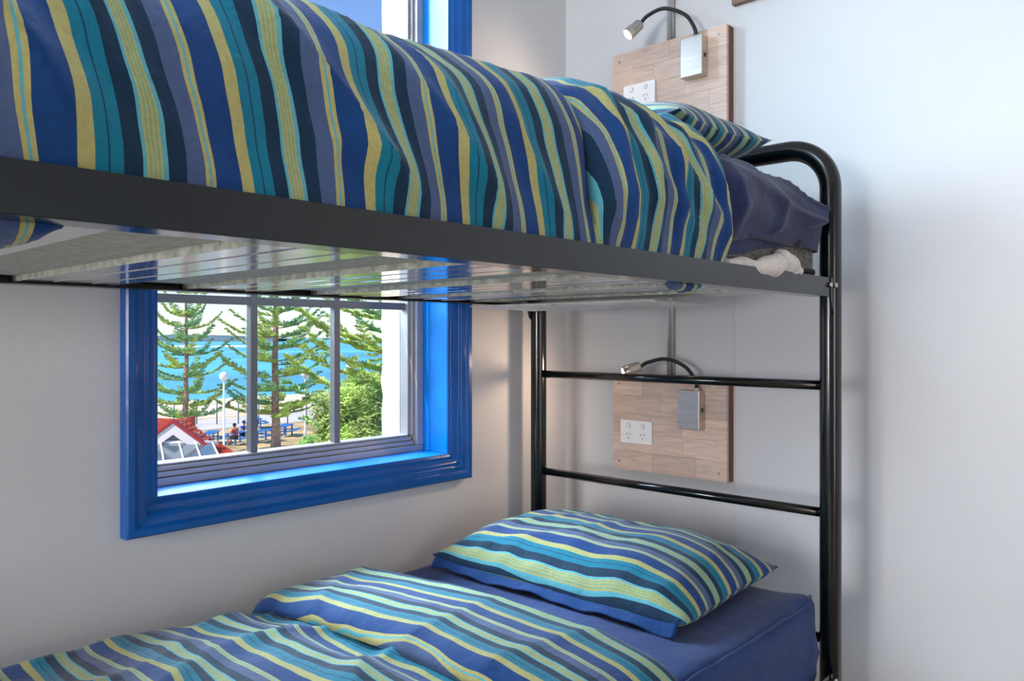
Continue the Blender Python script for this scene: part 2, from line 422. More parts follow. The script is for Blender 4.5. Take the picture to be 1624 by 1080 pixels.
def rail(zt, front):
    bm = bmesh.new(); s = 1 if front else -1; y = .713 if front else PYR+.012
    y0, y1 = sorted((y, y+s*.004)); bx(bm, XF+.03, PX-.034, y0, y1, zt-.045, zt, 0, .0008)
    y0, y1 = sorted((y+s*.004, y+s*.042)); bx(bm, XF+.03, PX-.034, y0, y1, zt-.045, zt-.041, 0, .0008)
    return bm
ZU, ZL = Zr(.142), Zr(-.80)
for zt in (ZU, ZL):
    for f in (True, False):
        rl = bp(obj('side_rail', rail(zt, f), 'black'))
        for x, sx in ((PX-.034, 1), (XF+.03, -1)):
            y = PYF if f else PYR
            bm = bmesh.new()
            # gusset plate: rectangle with a sloped lower edge
            yp = (y-.016) if f else (y+.012)
            pts = [(x-.006*sx, zt-.001), (x+.013*sx, zt-.001), (x+.013*sx, zt-.085), (x+.006*sx, zt-.080), (x-.006*sx, zt-.046)]
            va = [bm.verts.new((px, yp, pz)) for px, pz in pts]; vb = [bm.verts.new((px, yp+.005, pz)) for px, pz in pts]
            bm.faces.new(va); bm.faces.new(vb[::-1])
            for k in range(5): bm.faces.new((va[k], vb[k], vb[(k+1) % 5], va[(k+1) % 5]))
            bmesh.ops.recalc_face_normals(bm, faces=bm.faces)
            br = bp(obj('bracket', bm, 'black'))
            for k, bxx in enumerate((x-.013*sx, x+.009*sx)):
                yy = yp-.001 if f else yp+.006; dd = -.007 if f else .007
                yh = (yp-.002 if k else .7125) if f else yy
                bo = obj('bolt', tube(bmesh.new(), [(bxx, yh, zt-.018), (bxx, yh+dd, zt-.018)], .0062, 6), 'bolt')
                bp(bo)
def slat(x, wdt, zt, lip=.036):
    bm = bmesh.new(); y0, y1 = .722, PYR+.005; t = .0015; zb = zt-.0395
    zb = zt-.0400
    bx(bm, x, x+t, y0, y1, zb, zb+lip, 0); bx(bm, x+wdt-t, x+wdt, y0, y1, zb, zb+lip, 0)
    # underside with two shallow stiffening ribs
    n = 16; hts = []
    for i in range(n+1):
        f = i/n; h = 0
        for c in (.33, .67): h = max(h, .004*max(0, 1-abs(f-c)*22))
        hts.append((x+t+(wdt-2*t)*f, zb+h))
    fine = []
    for i in range(61):
        f = i/60; h = 0
        for c in (.30, .72): h = max(h, .0035*max(0, 1-abs(f-c)/.03))
        fine.append((x+t+(wdt-2*t)*f, zb+h))
    lo = [(bm.verts.new((a, y0, z)), bm.verts.new((a, y1, z))) for a, z in fine]
    hi = [(bm.verts.new((a, y0, z+t)), bm.verts.new((a, y1, z+t))) for a, z in fine]
    for i in range(60):
        f = bm.faces.new((lo[i][0], lo[i][1], lo[i+1][1], lo[i+1][0])); f.material_index = 1
        f = bm.faces.new((hi[i][0], hi[i+1][0], hi[i+1][1], hi[i][1])); f.material_index = 1
    bmesh.ops.recalc_face_normals(bm, faces=bm.faces)
    return bm
SL = [.133, .452, .771, 1.089, 1.36, 1.63]
for x in SL:
    bp(obj('slat', slat(x, .165, ZU), ['galv_s', 'galv_b']))
for x in SL:
    bp(obj('slat', slat(x, .165, ZL), ['galv_s', 'galv_b']))

# ------------------------------------------------------------------ mattresses, sheets
def rbox_grid(x0, x1, y0, y1, z0, z1, r=.04, nx=70, ny=50, nzv=18, bulge=.0, wr=None):
    """rounded box shell (cushion) as a single closed mesh"""
    bm = bmesh.new(); bmesh.ops.create_cube(bm, size=2)
    bmesh.ops.subdivide_edges(bm, edges=bm.edges[:], cuts=34, use_grid_fill=True)
    cx, cy, cz = (x0+x1)/2, (y0+y1)/2, (z0+z1)/2; hx, hy, hz = (x1-x0)/2, (y1-y0)/2, (z1-z0)/2
    def warp(c, h):      # pack grid lines near the edges
        s = 1 if c >= 0 else -1; a = abs(c)
        return s*(1-(1-a)**1.6)
    for v in bm.verts:
        p = Vector((warp(v.co.x, hx)*hx, warp(v.co.y, hy)*hy, v.co.z*hz))
        q = Vector((max(-hx+r, min(hx-r, p.x)), max(-hy+r, min(hy-r, p.y)), max(-hz+r, min(hz-r, p.z))))
        d = p-q
        if d.length > 1e-6: p = q+d.normalized()*r
        v.co = Vector((cx, cy, cz))+p
    bm.normal_update()
    if wr:
        dd = [(v, wr(v.co, v.normal)) for v in bm.verts]
        for v, k in dd: v.co += k
    return bm
XM0, XM1, YM0, YM1 = .0, 1.897, .738, 1.66
# upper mattress
m1 = thing('mattress', 'grey ticking mattress on the upper bunk, showing at its head end', 'mattress', (0, 0, ZU))
o = obj('mattress_core', rbox_grid(XM0, XM1-.008, YM0+.004, YM1, Zr(.106)+.006, Zr(.310), .03), ['mattress', 'base_cloth'], m1, True); o.location = (0, 0, -ZU)
for pg in o.data.polygons:
    if pg.normal.z < -.8: pg.material_index = 1
for z in (Zr(.155),):
    pt = [(XM1-.004, YM1-.03, z), (XM1-.004, YM0+.034, z), (XM1-.013, YM0+.012, z), (XM1-.034, YM0+.004, z), (.03, YM0+.004, z)]
    o = obj('piping', tube(bmesh.new(), pt, .0065, 10), 'piping', m1); o.location = (0, 0, -ZU)
m2 = thing('mattress', 'mattress of the lower bunk, wholly covered by its navy sheet', 'mattress', (0, 0, ZL))
o = obj('mattress_core', rbox_grid(XM0, XM1-.012, YM0+.02, YM1-.008, ZL-.036, Zr(-.642), .03), 'mattress', m2, True); o.location = (0, 0, -ZL)

# lower navy fitted sheet, gathered along the sides
def wr_low(c, n):
    side = 1-abs(n.z)
    g = .0035*sin((c.x+c.y)*150+4*nz(c.x*5, c.z*9))*side*max(0, min(1, (Zr(-.655)-c.z)*14))
    top = .004*ridge(c.x*3.2+c.y*2.2, c.y*6-c.x*3, 5)+.006*nz(c.x*4, c.y*4, 8)
    fold = .008*ridge(c.y*1.2+c.x*.8, c.z*11+c.x*2.5, 4)*side
    return n*(g+top*max(0, n.z)+fold)
sh2 = obj('fitted_sheet', rbox_grid(XM0-.004, XM1+.002, YM0, YM1+.002, ZL-.034, Zr(-.625), .038, wr=wr_low), 'navy', None, True)
bmv = sh2.data
for v in bmv.vertices:     # pulled-up pointed corner seam at the head/front corner
    d = math.hypot(v.co.x-XM1, v.co.y-YM0)
    if v.co.z > Zr(-.66): v.co.z += .012*exp(-(d/.06)**2)
    e = max(0, 1-abs(v.co.y-YM0)/.03) if v.co.z > Zr(-.665) else 0
    dx = min(1, max(0, (v.co.x-1.15)/.3)); 
sm = obj('seam', tube(bmesh.new(), [(1.0+.9*k/40, YM0+.0085+.003*nz(k*.4, 1)+(.016*max(0, (k-37)/3)**2), Zr(-.6335)+.004*nz(k*.3, 5)+(.008*max(0, (k-36)/4))) for k in range(41)], .0034, 8), 'navy', sh2, True)
tag(sh2, 'dark navy fitted sheet on the lower bunk mattress with gathered sides', 'bed sheet')

# upper navy sheet: loose tucked lower layer and overhanging top layer
def prof_sheet(prof2, x0, x1, nx, ns, wr, name, m, parent=None, bias=lambda x, s: 0, thick=.003, uoff=0, zf=None):
    pts, L = catmull(prof2, ns)
    P, UV = [], []
    for i in range(nx+1):
        x = x0+(x1-x0)*i/nx; row, ur = [], []
        for j, p in enumerate(pts):
            a = pts[max(0, j-1)]; b = pts[min(ns-1, j+1)]; t = (b-a).normalized(); n = Vector((-t.y, t.x))
            s = L*j/(ns-1)
            dx, dn = wr(x, s, i/nx, j/(ns-1))
            q = p+n*dn
            row.append((x+dx, q.x, q.y+(zf(x, q.x, q.y) if zf else 0))); ur.append((x+uoff+bias(x, s), s))
        P.append(row); UV.append(ur)
    me = mesh_grid(P, UV, name)
    o = link(name, me, m, parent)
    md = o.modifiers.new('thick', 'SOLIDIFY'); md.thickness = thick; md.offset = -1
    return o

# closed rounded shape for the top layer of the upper sheet
def wr_up(c, n):
    side = 1-abs(n.z)
    e = max(0, (c.x-1.62)/.28)
    return n*(.012*ridge(c.x*3.2-c.z*5, c.z*6+c.x*2, 2)*side+.006*nz(c.x*7, c.y*5, c.z*7))+Vector((0, 0, 0))
sh1 = thing('fitted_sheet', 'faded navy sheet on the upper bunk, its loose hem hanging over the mattress side', 'bed sheet', (0, 0, ZU))
lo = rbox_grid(1.24, XM1+.001, YM0-.001, YM1+.003, Zr(.15), Zr(.318), .032, wr=wr_up)
for v in lo.verts:        # hem rises toward the head end
    if v.co.z < Zr(.20):
        k = max(0, min(1, (v.co.x-1.45)/.43)); v.co.z += k*.070
o = obj('tucked_layer', lo, 'navy2', sh1, True); o.location = (0, 0, -ZU)
profS = [(.742, Zr(.178)), (.730, Zr(.182)), (.724, Zr(.215)), (.724, Zr(.27)), (.735, Zr(.322)), (.768, Zr(.358)), (.86, Zr(.378)), (1.1, Zr(.386)), (1.4, Zr(.380)), (1.6, Zr(.352)), (1.655, Zr(.31)), (1.664, Zr(.20))]
def wr_s(x, s_, fx, fs):
    e = max(0, 1-(1-fx)*22)
    v = max(0, min(1, (1.72-x)*3))
    ks = max(0, min(1, (x-1.37)/.07))
    dn = -.014*(1-ks)+ks*(.010*nz(x*6, s_*5, 3)+.012*ridge(x*5-s_*3, x*1.2+s_*4, 4)+.010*ridge(x*3+s_*9, s_*2-x, 8)*(fs < .4))-.022*e*e
    return -.004*e, dn*(1 if s_ > .03 else s_*33)
def zf_s(x, y, z):
    k = max(0, (x-1.50)/.40); t = max(0, min(1, (z-Zr(.18))/.2))
    return (.082*min(1, max(0, (x-1.37)/.52))*(1-t)**1.3*(y < 1.2))-.040*k*k*t
o = prof_sheet(profS, 1.30, XM1+.003, 90, 120, wr_s, 'loose_top_layer', 'navy2', sh1, thick=.004, zf=zf_s); o.location = (0, 0, -ZU)
hm_ = []
# white mattress protector bunched over the rail and sagging between the slats
prt = thing('mattress_protector', 'white fleece mattress protector bunched between upper rail and mattress', 'mattress protector', (1.5, .74, ZU))
bm = bmesh.new(); pts = []; rads = []
for k in range(34):
    f = k/33; x = 1.40+.31*f; pts.append((x-1.5, .728-.74+.006*sin(f*9)-.004*f, Zr(.136)+.010*nz(f*6, 2)+.020*f*f-ZU+.006)); rads.append(.011+.016*f+.006*sin(f*13)*f+(.0 if f < .97 else -.012))
tube(bm, pts, rads, 16)
pts = []; rads = []
for k in range(16):
    f = k/15; pts.append((1.63+.10*f-1.5, .722-.74+.005*sin(f*4), Zr(.178)-.032*f-ZU)); rads.append(.010+.012*sin(pi*min(1, f*1.05)**.8))
tube(bm, pts, rads, 14)
o = obj('bunched_edge', bm, 'white_cloth', prt, True)
P = []
for i in range(50):
    f = i/49; row = []
    for j in range(22):
        g = j/21; x = 1.61+(1.90-1.61)*f; y = 1.02+.62*g
        sag = sin(pi*min(1, f*1.0))**.5*(.012+.008*nz(f*4, g*5)+.004*nz(f*9, g*9))*sin(pi*min(1, .04+g*.96))**.4
        row.append((x-1.5, y-.74, Zr(.092)-ZU-sag))
    P.append(row)
o = link('sagging_underside', mesh_grid(P, None, 'sagging_underside'), 'white_cloth', prt)
o.modifiers.new('t', 'SOLIDIFY').thickness = .004

# ------------------------------------------------------------------ duvets
def up_wr(seed, amp, tmax):
    def f(x, s, fx, fs):
        frt = exp(-((s-.10)/.17)**2)                     # strongest on the visible front face
        r1 = ridge(x*2.8+s*3.6, (s-x)*.9+seed, seed)
        r2 = ridge(x*6+s*6.5+3, (s-x)*1.6, seed+5)
        dn = amp*(.026*r1+.011*r2-.008+.012*nz(x*6, s*5, seed))*(.35+.65*frt)
        dn -= .010*exp(-((x-.972)/.022)**2)*(fx < .99 and seed == 3)
        dn *= min(1, max(0, s-.008)*16)
        dx = .004*nz(x*7, s*15, seed+3)
        edge = min(1, min(fx, 1-fx)*60)
        return dx*edge*min(1, .3+fs*5), dn
    return f
def biasU(x, s):
    a = min(1, s*4)
    return .20*min(s, .26)+a*(.030*nz(x*2.5+s*4.5, (s-x)*1.5, 2)+.016*nz(x*6+s*8, (s-x)*2, 9)+.010*nz(x*3, s*22, 5))
def biasL(x, s): return .026*nz(x*2+s*2.4, (s-x)*1.2, 4)+.010*nz(x*5, s*7, 3)+.004*nz(x*9, s*18, 3)
profU = [(.722, Zr(.128)), (.719, Zr(.18)), (.722, Zr(.245)), (.737, Zr(.315)), (.775, Zr(.368)), (.86, Zr(.408)), (1.0, Zr(.43)), (1.2, Zr(.435)), (1.4, Zr(.425)), (1.58, Zr(.39)), (1.66, Zr(.32)), (1.675, Zr(.15))]
duv1 = thing('duvet', 'striped blue and yellow duvet tucked in on the upper bunk', 'duvet', (.7, 1.2, ZU))
def unshift(o, par): o.location = -Vector(par.location); o.parent = par; return o
UO = .053
o = unshift(prof_sheet(profU, -.0, 1.12, 300, 130, up_wr(3, 1.0, 1), 'duvet_body', 'stripe', None, thick=.006, uoff=UO, bias=biasU), duv1)
def fold_wr(x0, x1, seed, th, amp=1):
    b = up_wr(seed, amp, 1)
    def f(x, s, fx, fs):
        dx, dn = b(x, s, fx, fs)
        # rounded roll at the fold, thin at the open edge
        roll = (1-max(0, 1-fx*7)**2)**.5
        tail = (1-max(0, 1-(1-fx)*9)**2)**.5
        pl = .010*max(0, sin(fx*34+2.4*sin(s*9)+s*5))*amp
        dxx = dx*.5*(min(1, fx*6))+.008*sin(s*11+seed)*min(1, fx*8)
        return dxx-.012*sin(s*7)*(1-fx), dn*.6*roll*min(1, tail+.2)+((th*(.75+.35*nz(x*5, s*4, seed)))*roll*min(1, tail+.15)+pl*roll*tail)*min(1, .02+s*10)-.012*(1-roll)*min(1, s*20)
    return f
o = unshift(prof_sheet(profU, .978, 1.395, 150, 130, fold_wr(.98, 1.38, 11, .034), 'turned_back_fold', 'stripe', None, thick=.006, uoff=.128, bias=biasU), duv1)
# corners of the duvet poking out under the rail
for (x, y, z, a, nm) in ((.10, .80, Zr(.088), .09, 'hanging_corner'), (1.292, .756, Zr(.090), .028, 'hanging_corner')):
    P, UV = [], []
    for i in range(22):
        row, ur = [], []
        for j in range(14):
            f, g = i/21*2-1, j/13*2-1
            sg = (1-f*f)**.5*(1-g*g)**.5
            row.append((x+f*a*1.6, y+g*a*.5, z+.012-.022*sg*(a/.06)**.5+.004*nz(f*4, g*4, x))); ur.append((x+f*a*1.6+(.05 if a > .05 else .045), g))
        P.append(row); UV.append(ur)
    o = link(nm, mesh_grid(P, UV, nm), 'stripe'); unshift(o, duv1); o.modifiers.new('t', 'SOLIDIFY').thickness = .004

profL = [(.706, Zr(-.86)), (.704, Zr(-.74)), (.712, Zr(-.655)), (.745, Zr(-.605)), (.82, Zr(-.580)), (1.0, Zr(-.563)), (1.2, Zr(-.560)), (1.4, Zr(-.568)), (1.55, Zr(-.585)), (1.63, Zr(-.610)), (1.668, Zr(-.66)), (1.674, Zr(-.76))]
def low_wr(seed, amp):
    def f(x, s, fx, fs):
        r1 = ridge(x*2.2+s*1.6, x*1.5-s*3.5+seed, seed)
        dn = amp*(.014*r1+.012*nz(x*5, s*4, seed)+.006*nz(x*12, s*9, seed))
        top = min(1, max(0, (fs-.12)*8))*min(1, max(0, (.93-fs)*10))
        dn *= .35+.65*top
        dn -= .022*exp(-((x-.90)/.05)**2)*top         # dips before the turned back part
        dx = .020*nz(x*2.5+s, s*3.4, seed+2)+.007*nz(x*7, s*9, seed+3)
        edge = min(1, min(fx, 1-fx)*30)
        return dx*edge, dn
    return f
duv2 = thing('duvet', 'striped blue and yellow duvet turned back on the lower bunk', 'duvet', (.7, 1.2, ZL))
unshift(prof_sheet(profL, -.02, 1.15, 260, 130, low_wr(6, 1), 'duvet_body', 'stripe', None, thick=.006, uoff=.02, bias=biasL), duv2)
def fold_low(seed, th):
    b = low_wr(seed, .8)
    def f(x, s, fx, fs):
        dx, dn = b(x, s, 1 if fx > .5 else fx, fs)
        roll = (1-max(0, 1-fx*6)**2)**.5
        tail = (1-max(0, 1-(1-fx)*8)**2)**.5
        return dx*.4+.012*sin(s*4.2+1)*1-.0, dn*.5*roll*tail+th*roll*min(1, tail*.9+.1)-.016*(1-roll)-.020*(1-tail)*0
    return f
unshift(prof_sheet(profL, .925, 1.215, 110, 130, fold_low(9, .024), 'turned_back_fold', 'stripe', None, thick=.010, uoff=.095, bias=biasL), duv2)

# ------------------------------------------------------------------ pillows
def pillow_mesh(Lx, Ly, T, seed, hem=.035, uoff=0, bend=None):
    P, UV = [], []
    n = 64; m = 84
    bm_pts = {}
    me = bpy.data.meshes.new('pillow'); verts = []; uvs = []; faces = []
    def thick(u, v):
        # u,v in -1..1 ; fat centre, pinched seams
        au, av = abs(u), abs(v)
        return T*((1-au**3.0)**.62)*((1-av**4.4)**.62)
    for side in (1, -1):
        base = len(verts)
        for i in range(n+1):
            for j in range(m+1):
                u = sin(pi/2*(i/n*2-1)*.999); v = sin(pi/2*(j/m*2-1)*.999)
                inx = 1-.075*(1-v*v)*abs(u)**3*0-.045*(1-abs(v)**2)*abs(u)
                iny = 1-.045*(1-abs(u)**2)*abs(v)
                x = u*Lx/2*inx; y = v*Ly/2*iny
                t = thick(u, v)
                z = side*t*(.62 if side > 0 else .38)
                if side > 0:
                    em = min(1, (1-abs(u))*6)*min(1, (1-abs(v))*6)
                    z += .008*nz(x*8, y*8, seed)*em+.006*ridge(x*6+y*5, y*3-x*2, seed)*em
                    z += .004*sin(v*22+3*nz(u*2, v*2, seed))*max(0, 1-abs(u+1)/.35)*(1-v*v)*min(1, (1+u)*12)
                z += .006*nz(x*5, y*5, seed+4)
                # corners lift
                z += .010*(abs(u)*abs(v))**5
                if bend: z += bend(u, v)
                verts.append((x, y, z)); uvs.append((-x+uoff+.004*side+.006*nz(x*5, y*6, seed), y))
        for i in range(n):
            for j in range(m):
                q = (base+i*(m+1)+j, base+(i+1)*(m+1)+j, base+(i+1)*(m+1)+j+1, base+i*(m+1)+j+1)
                faces.append(q if side > 0 else q[::-1])
    me.from_pydata(verts, [], faces)
    L = me.uv_layers.new(name='UVMap'); d = []
    for lp in me.loops: d += list(uvs[lp.vertex_index])
    L.data.foreach_set('uv', d)
    me.polygons.foreach_set('use_smooth', [True]*len(me.polygons)); me.update()
    return me
pl = thing('pillow', 'plump blue and yellow striped pillow on the navy sheet of the lower bunk', 'pillow', (1.660, 1.222, Zr(-.622)+.036), radians(0))
o = link('pillowcase', pillow_mesh(.455, .775, .162, 3, uoff=-.1435, bend=None), 'stripe', pl)
o.rotation_euler = (radians(0), radians(-3), 0)
# hem flap along the open edge
P, UV = [], []
for i in range(10):
    row, ur = [], []
    for j in range(90):
        f = i/9; v = j/89*2-1
        x = -.2275*(1-.045*(1-v*v))+.010-.026*f; y = v*.372
        z = .002-.020*f+.004*sin(v*9+.6)*f+.002*sin(v*23)*f+.012*abs(v)**7*(1-f)
        row.append((x, y, z)); ur.append((.818*PERIOD+.024*f*.9, y))
    P.append(row); UV.append(ur)
hm = link('hem', mesh_grid(P, UV, 'hem'), 'stripe', pl); hm.modifiers.new('t', 'SOLIDIFY').thickness = .004
hm.rotation_euler = (0, radians(-3), 0); hm['label'] = 'plain royal blue stitched hem of the pillowcase'
st = bmesh.new()
for j in range(86):
    v = j/85*2-1; y = v*.366
    x = -.2275*(1-.045*(1-v*v))+.010-.017; z = .002-.013+(.004*sin(v*9+.6)+.002*sin(v*23))*.65+.003
    bx(st, x-.0007, x+.0007, y-.0025, y+.0025, z-.0005, z+.0012)
so2 = obj('stitching', st, mat('pale_thread', (150, 190, 215), .8), hm)

pu = thing('pillow', 'striped pillow at the head of the upper bunk, half hidden behind the duvet', 'pillow', (1.640, 1.245, Zr(.385)+.048), radians(0))
o = link('pillowcase', pillow_mesh(.44, .82, .150, 8, uoff=.02, bend=None), 'stripe', pu)
o.rotation_euler = (radians(-4.5), radians(-2), 0)

# ------------------------------------------------------------------ wooden panels, sockets, lamps, conduit
XP = 2.128
def rod(bm, a, b, r, seg=16): return tube(bm, [a, b], r, seg)
def wood_panel(z0, label, seed):
    y0, y1, h = 1.10, 1.503, .30
    t = thing('wooden_panel', label, 'panel', (XW, (y0+y1)/2, z0), 0, None)
    def L(o): o.parent = t; o.matrix_parent_inverse = Matrix.Translation(t.location).inverted(); return o
    # core with recessed plies along the edge
    for i, (a, b, ins) in enumerate(((XP+.0125, XP+.021, 0), (XP+.021, XP+.024, .003), (XP+.024, XP+.033, 0), (XP+.033, XP+.035, .003), (XP+.035, XW-.0001, .0))):
        L(box('ply_layer', a, b, y0+ins, y1-ins, z0+ins, z0+h-ins, 'wood_edge', bev=.0005))
    rng = random.Random(seed); rows = 5; rh = h/rows
    for r_ in range(rows):
        ys = [y0]; y = y0+rng.uniform(.05, .16)
        while y < y1-.05: ys.append(y); y += rng.uniform(.10, .24)
        ys.append(y1)
        for k in range(len(ys)-1):
            o = box('stave', XP, XP+.0124, ys[k]+.0002, ys[k+1]-.0002, z0+r_*rh+.0002, z0+(r_+1)*rh-.0002, 'wood', bev=.0003); L(o)
    for y in (y0+.025, y1-.025):
        for z in (z0+.025, z0+h-.025):
            bm = rod(bmesh.new(), (XP-.0015, y, z), (XP+.002, y, z), .0038, 12); bx(bm, XP-.0019, XP-.0014, y-.003, y+.003, z-.0005, z+.0005, 0)
            L(obj('screw', bm, 'bolt'))
wood_panel(Zr(.617), 'laminated wood wall panel beside the pillow of the upper bunk', 4)
wood_panel(Zr(-.425), 'laminated wood wall panel seen through the rungs behind the lower pillow', 9)
def disc(bm, x0, x1, y, z, r, seg=20): return rod(bm, (x0, y, z), (x1, y, z), r, seg)
def outlet(y, z, label):
    t = thing('power_outlet', label, 'socket', (XP, y, z), 0, None)
    o = box('faceplate', -.0115, -.0002, -.0585, .0585, -.037, .037, 'socket', t, bev=.003)
    for s in (-1, 1):
        yc = s*.026
        c = obj('socket_face', disc(bmesh.new(), -.0125, -.0110, yc, -.010, .0165, 24), 'socket', t)
        bm = bmesh.new()
        for a, dy, dz in ((30, .0062, .003), (-30, -.0062, .003), (0, 0, -.009)):
            bx(bm, -.0130, -.0122, -.0010, .0010, -.0035, .0035, mtx=Matrix.Translation((0, yc+dy, -.010+dz)) @ Matrix.Rotation(radians(a), 4, 'X'))
        obj('slots', bm, 'slot', t)
        obj('switch_surround', disc(bmesh.new(), -.0123, -.0110, yc, .0200, .0090, 20), 'switch', t)
        box('rocker_switch', -.0160, -.0120, yc-.0042, yc+.0042, .0135, .0265, 'socket', t, bev=.0012)
outlet(1.397, Zr(.768), 'white double power outlet on the upper wooden panel, partly behind the duvet')
outlet(1.408, Zr(-.301), 'white double power outlet on the lower wooden panel, fully in view')
def reading_lamp(y, z, neck, head, label, energy):
    t = thing('reading_lamp', label, 'lamp', (XP, y, z))
    o = box('lamp_box', -.036, -.0002, -.036, .036, -.059, .059, 'brushed', t, bev=.002)
    box('side_button', -.022, -.014, -.0385, -.036, -.006, .006, 'rubber', t, bev=.001)
    pts2 = [Vector(p)-t.location for p in neck]
    # smooth the neck
    P = [pts2[0]*2-pts2[1]]+pts2+[pts2[-1]*2-pts2[-2]]; out = []
    for i in range(1, len(P)-2):
        for k in range(10):
            u = k/10; a, b, c, d = P[i-1], P[i], P[i+1], P[i+2]
            out.append(.5*((2*b)+(c-a)*u+(2*a-5*b+4*c-d)*u*u+(3*b-a-3*c+d)*u**3))
    out.append(P[-2])
    obj('gooseneck', tube(bmesh.new(), out, .0058, 14), 'rubber', t)
    obj('neck_collar', tube(bmesh.new(), [out[0]-Vector((0, 0, .003)), out[0]+Vector((0, 0, .008))], .009, 16), 'brushed', t)
    a, b = Vector(head[0])-t.location, Vector(head[1])-t.location; d = (b-a).normalized()
    bm = bmesh.new()
    prof = [(0, .006), (.002, .013), (.006, .0165), (.030, .0175), (.031, .0185), (.052, .0195), (.058, .0195)]
    tube(bm, [a+d*p[0] for p in prof], [p[1] for p in prof], 24, caps=False)
    prof2 = [(.058, .0195), (.058, .0170), (.048, .0165)]
    tube(bm, [a+d*(p[0]-.0001*i) for i, p in enumerate(prof2)], [p[1] for p in prof2], 24, caps=False)
    hd = obj('lamp_head', bm, 'brushed', t)
    ln = obj('bulb', tube(bmesh.new(), [a+d*.046, a+d*.056, a+d*.061], [.016, .0155, .009], 20), 'lens', hd)
    L = bpy.data.lights.new('reading_lamp_light', 'SPOT'); L.energy = energy; L.color = (1, .70, .50); L.spot_size = radians(150); L.spot_blend = .8; L.shadow_soft_size = .03
    lo_ = bpy.data.objects.new('reading_lamp_light', L); COL.objects.link(lo_); lo_.parent = t
    lo_.location = a+d*.070; lo_.rotation_euler = d.to_track_quat('-Z', 'Y').to_euler()
yl = 1.206; zl = Zr(-.216)
reading_lamp(yl, zl, [(2.11, yl-.018, zl+.058), (2.108, yl-.016, zl+.085), (2.095, yl+.012, zl+.128), (2.085, yl+.07, zl+.150), (2.072, yl+.125, zl+.140), (2.066, yl+.150, zl+.126)],
             [(2.066, yl+.148, zl+.128), (2.030, yl+.188, zl+.108)], 'lit bendy-neck reading lamp seen between the rungs above the lower pillow', 4)
yl = 1.197; zl = Zr(.835)
reading_lamp(yl, zl, [(2.11, yl-.006, zl+.058), (2.108, yl-.004, zl+.085), (2.097, yl+.022, zl+.130), (2.085, yl+.085, zl+.163), (2.072, yl+.135, zl+.152), (2.064, yl+.160, zl+.130)],
             [(2.065, yl+.157, zl+.132), (2.032, yl+.183, zl+.094)], 'lit bendy-neck reading lamp above the upper bunk pillow', 3)
def conduit(z0, z1, label):
    t = thing('conduit_pipe', label, 'pipe', (XW-.0165, 1.304, z0))
    obj('pipe', tube(bmesh.new(), [(0, 0, 0), (0, 0, z1-z0)], .0105, 20), 'chrome', t, True)
conduit(Zr(-.125), Zr(.617), 'chrome conduit pipe on the far wall between the two wooden panels')
conduit(Zr(.917), ZC, 'chrome conduit pipe rising from the upper wooden panel')

# unseen ceiling fixture, added to go with the overhead fill
cl = thing('ceiling_fill_fixture', 'square white ceiling fixture out of view, added to go with the fill lamp', 'lamp', (-.4, .95, ZC))
box('frame', -.38, .38, -.38, .38, -.05, 0, 'white', cl, bev=.01)

# ------------------------------------------------------------------ outdoors
ZG = H-6.6           # ground outside
F = Vector((cos(radians(42.5)), sin(radians(42.5)), 0)); R = Vector((F.y, -F.x, 0))
def at(px, d, z=ZG):       # ground position at depth d in the direction of column px
    p = F*d+R*(d*(px-812)/1256); return Vector((p.x, p.y, z))
def quad(name, pts, m, thick=0):
    me = bpy.data.meshes.new(name); me.from_pydata(pts, [], [tuple(range(len(pts)))]); return link(name, me, m)
N_ = Vector((0, 1, 0))
def slab(name, y0, y1, z, m, x0=-600, x1=900, th=.3):
    return struct(box(name, x0, x1, y0, y1, z-th, z, m))
# beach runs roughly parallel to the building
g0 = slab('ground', 2.5, 62, ZG, 'dry', -90, 140); g0['label'] = 'dry grass park below the window'
g1 = slab('beach', 62.01, 88, ZG+.01-.6, 'sand', -300, 300); g1['label'] = 'pale sandy beach'
sea = slab('sea', 85, 9000, ZG-1.2, 'sea', -7000, 9000, .2); sea['label'] = 'turquoise sea out to the horizon'
cp = slab('path', 28, 37, ZG+.03, 'concrete', -60, 90, .04); cp['label'] = 'pale concrete path through the park'
cp = slab('path', 54, 61, ZG+.03, 'concrete', -60, 90, .04); cp['label'] = 'pale promenade beside the beach'
# headland, reef with surf
bm = bmesh.new()
pts = []
for i in range(70):
    f = i/69; d = 1500; p = at(180+260*f, d, 0); h = 6+12*max(0, sin(pi*min(1, f*1.02)))**.6*(.8+.4*nz(f*9, 1))*(1-.5*f)
    pts.append((p, h))
for off in (0, 120):
    pass
rows = []
for off, hh in ((-30, 0), (0, .8), (60, 1), (150, 0)):
    rows.append([bm.verts.new((p+F*off+Vector((0, 0, ZG-2+h*hh)))) for p, h in pts])
for a in range(3):
    for i in range(69): bm.faces.new((rows[a][i], rows[a][i+1], rows[a+1][i+1], rows[a+1][i]))
bmesh.ops.recalc_face_normals(bm, faces=bm.faces)
hl = obj('headland', bm, 'hill', None, True); struct(hl, 'low blue headland on the horizon')
bm = bmesh.new(); a = []; b_ = []
for i in range(60):
    f = i/59; dd = 640+60*nz(f*5, 4); p = at(225+250*f, dd, ZG-1.19); wdt = 22+18*abs(nz(f*14, 2))
    a.append(bm.verts.new(p)); b_.append(bm.verts.new(p+F*wdt+Vector((0, 0, .9))))
for i in range(59): bm.faces.new((a[i], a[i+1], b_[i+1], b_[i]))
sf = obj('surf', bm, 'foam'); sf['kind'] = 'stuff'; sf['label'] = 'white surf breaking on a reef'; sf['category'] = 'surf'

